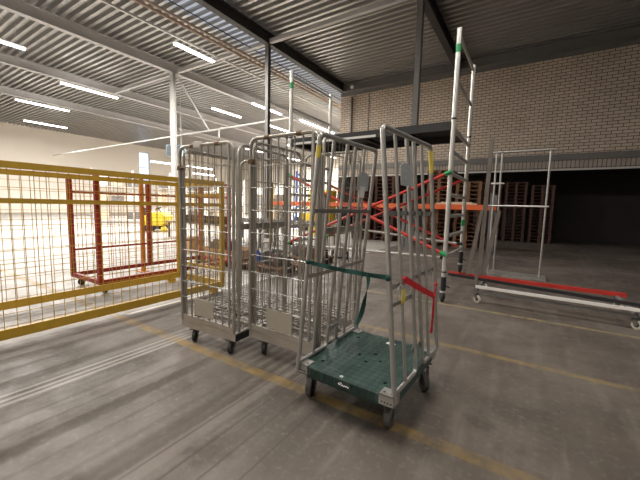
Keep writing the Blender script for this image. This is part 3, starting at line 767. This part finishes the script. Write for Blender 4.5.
each('foot', [G().box(-.05,.03,-.2,-.1,0,.06), G().box(-.05,.03,-3.3,-3.2,0,.06), G().box(-1.08,-1.0,-.2,-.1,0,.06), G().box(-1.08,-1.0,-3.3,-3.2,0,.06)], 'yellow', yc)
# red frame cart beyond it
rd = thing('red_frame_cart', 'dark red steel frame cart standing behind the yellow container', 'cart', (-5.80,3.3,0))
g = G()
for a, b in (((0,-1.2),(0,1.1)),((.86,-1.2),(.86,1.1)),((0,1.1),(.86,1.1)),((0,-1.2),(.86,-1.2))): g.bar((*a,.17),(*b,.17),.05,.06)
obj('base_frame', g, 'darkred', rd)
for x,y in ((0,.0),(.86,1.1),(0,1.1),(0,-1.2),(.86,-1.2)): obj('post', G().box(x-.03,x+.03,y-.03,y+.03,.14,1.66), 'darkred', rd)
for z in (1.42,1.66): obj('rail', G().bar((0,-1.2,z),(0,1.1,z),.03,.035).bar((0,1.1,z),(.86,1.1,z),.03,.035), 'darkred', rd)
obj('rail', G().bar((0,-1.2,.55),(0,1.1,.55),.025,.03), 'darkred', rd)
g = G()
for i in range(1,12): y = -1.2+2.3*i/12; g.cyl((0,y,.17),(0,y,1.66),.004,4)
for i in range(1,10): z = .17+1.49*i/10; g.cyl((0,-1.2,z),(0,1.1,z),.004,4)
obj('wire_mesh', g, 'orangebrown', rd)
for x,y in ((.06,-1.1),(.80,-1.1),(.06,1.),(.80,1.)): castor(rd, x, y, .055,.03,.142,.3,'rubberdark')
tag(obj('orange_post', G().box(-6.06,-6.0,3.27,3.33,0,1.75).box(-6.12,-5.94,3.21,3.39,0,.012), 'orangebrown'), 'orange brown steel post left of the dark red cart', 'post')

# ---------------------------------------------------------------- things in the bright hall
# ride-on sweeper
sw = thing('floor_sweeper', 'yellow ride-on floor sweeper on the bright hall floor', 'floor sweeper', (-14.0,8.3,0), math.radians(25)); sw.scale = (.75,.75,.75)
g = G().prism([(-.75,.35),(.55,.35),(.8,.5),(.82,.95),(.6,1.12),(-.1,1.15),(-.3,.95),(-.75,.9)],'y',-.42,.42)
obj('body', g, 'lemon', sw, bevel=.05)
obj('chassis', G().box(-.7,.65,-.36,.36,.15,.36), 'black', sw)
obj('seat', G().box(-.6,-.15,-.25,.25,.9,1.02).box(-.68,-.58,-.25,.25,.95,1.4), 'black', sw, bevel=.03)
obj('steering_column', G().cyl((.35,0,1.1),(.15,0,1.35),.03,8).lathe((.15,0,1.35),(-.5,0,1),[(0,.17),(.03,.17)],16), 'black', sw)
for x,y in ((-.5,.4),(-.5,-.4),(.5,0),(.75,-.42)): obj('wheel', G().lathe((x,y-.05,.17),(0,1,0),[(0,.1),(0,.17),(.1,.17),(.1,.1)],16), 'lemon' if x > .7 else 'rubberdark', sw)

# low pallets with machine parts (along X)
def lowpile(x, y, lab, kind, L=1.2, m='woodlight'):
    t = thing('loaded_pallet', lab, 'pallet', (x,y,0), 0, 'loaded pallets on the hall floor')
    g = pallet_mesh(m, L, .8); obj('pallet', g, m, t)
    return t
def junk(x, y, z, L, D, lab, n, ms, name='machine_parts', hmax=.32):
    t = thing(name, lab, 'machine parts', (x,y,z))
    for k in range(n):
        px = random.uniform(-L/2+.12,L/2-.12); py = random.uniform(-D/2+.12,D/2-.12); m = random.choice(ms); r = random.random()
        h = random.uniform(.08,hmax); w = random.uniform(.06,.16)
        if r < .45: g = G().box(px-w,px+w,py-w*.7,py+w*.7,.0,h).box(px-w*.6,px+w*.6,py-w*.4,py+w*.4,h,h+.05)
        elif r < .8: g = G().lathe((px,py-w*.5,w),(0,1,0),[(0,w*.4),(.01,w),(w,w),(w+.02,w*.5),(w+.08,w*.2)],14)
        else: g = G().cyl((px,py,0),(px,py,h),w*.5,12).bar((px-w,py,h),(px+w,py+.05,h+.06),.04,.04)
        obj('part', g, m, t, bevel=.006)
lowpile(-5.52,4.92,'wooden pallet seen through the lower middle of the left cage','a',1.14)
lowpile(-4.29,4.92,'wooden pallet seen through the left part of the middle cage','b',1.1)
lowpile(-4.28,6.2,'wooden pallet seen through the right part of the middle cage','c',.9)
def crate(x,y,lab):
    t = thing('long_crate', lab, 'crate', (x,y,.142))
    obj('crate_wall', G().box(-.55,.55,-.38,-.35,0,.2).box(-.55,.55,.35,.38,0,.2).box(-.55,-.52,-.35,.35,0,.2).box(.52,.55,-.35,.35,0,.2), 'carton', t)
    obj('crate_floor', G().box(-.52,.52,-.35,.35,0,.02), 'carton', t)
crate(-5.52,4.92,'low brown crate on the pallet behind the left cage'); 
junk(-5.52,4.92,.165,1.0,.62,'dark machine parts heaped in the low crate behind the left cage',9,['machine','black','steelgrey'])
junk(-4.29,4.92,.142,1.0,.68,'blue and grey machine parts on the pallet between the two cages',12,['machine','blue','wood','steelgrey','black'],hmax=.24)
junk(-4.28,6.2,.142,.85,.65,'brown gear boxes on the pallet behind the middle cage',10,['wood','woodlight','machine','carton','black'],hmax=.26)
tag(obj('carton_box', G().box(-7.75,-7.45,5.3,5.6,0,.4), 'carton', bevel=.01), 'small brown carton on the floor left of the loaded pallets', 'box')
# work table with black bins
wt = thing('work_table', 'long grey work table carrying black bins beyond the cages', 'table', (-9.3,7.6,0))
obj('table_top', G().box(-2.2,2.6,-.4,.4,.56,.61), 'steelgrey', wt)
for x in (-2.1,.2,2.5):
    for y in (-.35,.35): obj('leg', G().box(x-.03,x+.03,y-.03,y+.03,0,.56), 'steelgrey', wt)
bn = ['leftmost','second','third','fourth','fifth','sixth']
for i in range(6):
    x = -10.7+i*.38; t = tag(obj('black_bin', G().add([(x-.15,7.35,.61),(x+.15,7.35,.61),(x+.15,7.75,.61),(x-.15,7.75,.61),(x-.18,7.32,.86),(x+.18,7.32,.86),(x+.18,7.78,.86),(x-.18,7.78,.86),(x-.16,7.34,.86),(x+.16,7.34,.86),(x+.16,7.76,.86),(x-.16,7.76,.86),(x-.14,7.37,.64),(x+.14,7.37,.64),(x+.14,7.73,.64),(x-.14,7.73,.64)],
        [(3,2,1,0),(0,1,5,4),(1,2,6,5),(2,3,7,6),(3,0,4,7),(4,5,9,8),(5,6,10,9),(6,7,11,10),(7,4,8,11),(8,9,13,12),(9,10,14,13),(10,11,15,14),(11,8,12,15),(12,13,14,15)]), 'black'), 'black bin on the grey work table, %s of six' % bn[i], 'bin', 'black bins on the work table')
# roller conveyor
cv = thing('roller_conveyor', 'grey roller conveyor seen through the middle cage', 'conveyor', (-8.0,9.3,0))
each('side_rail', [G().box(-1.6,2.3,-.3,-.26,.62,.78), G().box(-1.6,2.3,.26,.3,.62,.78)], 'steelgrey', cv)
g = G()
for i in range(34): x = -1.5+i*.112; g.cyl((x,-.26,.73),(x,.26,.73),.03,8)
obj('rollers', g, 'zinc', cv)
for x in (-1.4,.4,2.1): each('leg', [G().box(x-.03,x+.03,-.28,-.22,0,.62), G().box(x-.03,x+.03,.22,.28,0,.62)], 'steelgrey', cv)
# dolly with white sack
dl_ = thing('hand_truck', 'small black and white hand truck on the floor behind the middle cage', 'hand truck', (-4.0,7.2,0), .4)
obj('frame', G().cyl((-.16,.1,.08),(-.16,.2,.62),.014,8).cyl((.16,.1,.08),(.16,.2,.62),.014,8).cyl((-.16,.2,.62),(.16,.2,.62),.014,8), 'black', dl_)
obj('toe_plate', G().box(-.2,.2,-.18,.1,.03,.05), 'black', dl_)
for x in (-.2,.2): obj('wheel', G().lathe((x-.02,.12,.085),(1,0,0),[(0,.04),(0,.085),(.04,.085),(.04,.04)],16), 'rubberdark', dl_)
tag(obj('white_canister', G().lathe((-3.97,7.13,.052),(0,0,1),[(0,.10),(.02,.12),(.26,.12),(.32,.06),(.36,.05)],16), 'boxwhite'), 'white canister standing on the small hand truck', 'canister')
# forklift
fk = thing('forklift', 'yellow forklift truck in the hall behind the orange beam', 'forklift', (-9.75,14.6,0), math.radians(200))
obj('body', G().prism([(-.9,.35),(.7,.35),(.75,.9),(.3,.95),(-.3,1.0),(-.45,1.55),(-1.0,1.5),(-1.05,.8)],'y',-.5,.5), 'lemon', fk, bevel=.05)
obj('cab_guard', G().tube([(-.95,-.42,1.5),(-.75,-.42,2.1),(.35,-.42,2.1),(.6,-.42,.9)],.03,8).tube([(-.95,.42,1.5),(-.75,.42,2.1),(.35,.42,2.1),(.6,.42,.9)],.03,8).box(-.75,.35,-.44,.44,2.08,2.13), 'black', fk)
obj('mast', G().box(.85,.95,-.38,-.28,.1,3.1).box(.85,.95,.28,.38,.1,3.1).box(.87,.93,-.3,.3,2.9,2.98).box(.87,.93,-.3,.3,2.3,2.38).box(.87,.93,-.3,.3,1.2,1.28), 'blue', fk)
each('fork', [G().box(1.0,1.9,-.28,-.18,.1,.15), G().box(1.0,1.9,.18,.28,.1,.15)], 'black', fk); obj('fork_carriage', G().box(.95,1.0,-.35,.35,.1,.7), 'black', fk)
for x,y in ((-.6,-.45),(-.6,.45),(.5,-.45),(.5,.45)): obj('wheel', G().lathe((x,y-.1,.3),(0,1,0),[(0,.15),(0,.3),(.2,.3),(.2,.15)],18), 'rubberdark', fk)
# yellow machine cabinets on a bench
for i,(x,y,z0,z1,m,lab,w) in enumerate(((-7.9,10.3,0,2.0,'lemon','tall yellow cabinet between the cages, behind the orange beam',.55),(-12.6,12.3,0,1.9,'boxbeige','beige cabinet at the left end of the orange beam',.5))):
    t = thing('machine_cabinet', lab, 'cabinet', (x,y+2.2,0))
    obj('body', G().box(-w,w,-.3,.3,z0,z1), m, t, bevel=.02)
    each('dark_band', [G().box(-w-.005,w+.005,-.31,-.3,1.55,1.62), G().box(-w-.005,w+.005,-.31,-.3,1.05,1.12)], 'black', t)
for i,(x,y,h,m,lab) in enumerate(((-7.35,8.4,2.05,'yellow','yellow post standing behind the middle wire cage'),(-7.9,9.9,2.1,'lemon','slim bright yellow post beside the left end of the orange beam'))):
    t = thing('guard_post', lab, 'post', (x,y,0)); obj('shaft', G().box(-.04,.04,-.04,.04,0,h), m, t); obj('base_plate', G().box(-.1,.1,-.1,.1,0,.012), m, t)
# unit heater
hh = thing('unit_heater', 'blue grey unit heater hanging left of the pale column', 'heater', (-17.4,11.6,4.25), .6)
obj('casing', G().box(-.45,.45,-.3,.3,-.3,.3), 'heater', hh, bevel=.04)
g = G()
for i in range(6): g.box(-.38,.38,-.33,-.3,-.24+i*.09,-.2+i*.09)
obj('louvres', g, 'machine', hh); each('hanger', [G().cyl((q,0,.3),(q,0,3.4),.012,6) for q in (-.3,.3)], 'steelpale', hh)
# far shelving with cartons
def shelving(x, y, rz, lab, side_, W=4.2, H=3.2, nx=5):
    t = thing('storage_rack', lab, 'rack', (x,y,0), rz, 'white storage racks')
    for px in (-W/2,0,W/2): each('upright', [G().box(px-.04,px+.04,-.4,-.34,0,H), G().box(px-.04,px+.04,.34,.4,0,H)], 'steelpale', t)
    for z in (.2,1.2,2.2): obj('shelf', G().box(-W/2,W/2,-.4,.4,z-.06,z), 'steelpale', t)
    c, s = math.cos(rz), math.sin(rz); k = 0
    for zi, z in enumerate((.2,1.2,2.2)):
        for i in range(nx):
            if random.random() < .12: continue
            w = random.uniform(.25,.36)*(4.2/5/ .84); h = random.uniform(.4,.8); px = -W/2+ (i+.5)*W/nx
            w = min(w, W/nx/2-.03); b = obj('carton_box', G().box(-w,w,-.3,.3,0,h), random.choice(['boxwhite','boxwhite','boxbeige','steelgrey']), bevel=.01)
            b.location = (x+px*c, y+px*s, z+.001); b.rotation_euler = (0,0,rz)
            tag(b, '%s shelf carton, %s from the left, on the %s' % (['bottom','middle','top'][zi], ['first','second','third','fourth','fifth'][i], side_), 'box', 'cartons on the storage racks')
shelving(-21,11,math.radians(60),'white storage rack behind the yellow container','leftmost storage rack')
shelving(-20.5,17,math.radians(50),'white storage rack seen through the left wire cage','storage rack behind the left cage')
shelving(-18.0,21.5,math.radians(35),'white storage rack seen between the two wire cages','storage rack between the cages')
shelving(-14.2,24.5,math.radians(25),'white storage rack seen through the middle wire cage','storage rack behind the middle cage')
shelving(-10.8,20.5,math.radians(10),'white storage rack left of the brick corner','storage rack by the brick corner', W=3., nx=3)

# ---------------------------------------------------------------- world, camera, view
w = bpy.data.worlds.new('sky'); S.world = w; w.use_nodes = True
bg = w.node_tree.nodes['Background']
sky = w.node_tree.nodes.new('ShaderNodeTexSky'); sky.sky_type = 'HOSEK_WILKIE'; sky.sun_direction = (-.5,.3,.8); sky.turbidity = 4
mxw = w.node_tree.nodes.new('ShaderNodeMix'); mxw.data_type = 'RGBA'; mxw.inputs[0].default_value = .6; mxw.inputs[7].default_value = (.82,.88,1,1)
w.node_tree.links.new(sky.outputs[0], mxw.inputs[6]); w.node_tree.links.new(mxw.outputs[2], bg.inputs['Color'])
bg.inputs['Strength'].default_value = 2.5

PIT, ROL, YAW, F = .103437, .0252, .568589, 325.5
cp, sp_ = math.cos(PIT), math.sin(PIT)
fw = V((0,cp,-sp_)); up = V((0,sp_,cp)); rt = V((1,0,0))
c, s = math.cos(ROL), math.sin(ROL)
r2 = rt*c+up*s; u2 = up*c-rt*s
Z = Matrix.Rotation(YAW, 3, 'Z'); r2, u2, fw = Z@r2, Z@u2, Z@fw
cam = bpy.data.cameras.new('camera'); co = bpy.data.objects.new('camera', cam); COL.objects.link(co)
mw = Matrix((( r2.x,u2.x,-fw.x,0),(r2.y,u2.y,-fw.y,0),(r2.z,u2.z,-fw.z,1.30),(0,0,0,1)))
co.matrix_world = mw
cam.sensor_fit = 'HORIZONTAL'; cam.sensor_width = 36; cam.lens = F/640*36; cam.clip_start = .05; cam.clip_end = 200
S.camera = co
S.view_settings.view_transform = 'Standard'; S.view_settings.look = 'None'; S.view_settings.gamma = 1; S.view_settings.use_curve_mapping = False
S.view_settings.exposure = 0.
S.cycles.use_denoising = True
S.cycles.max_bounces = 8
S.cycles.sample_clamp_indirect = 6
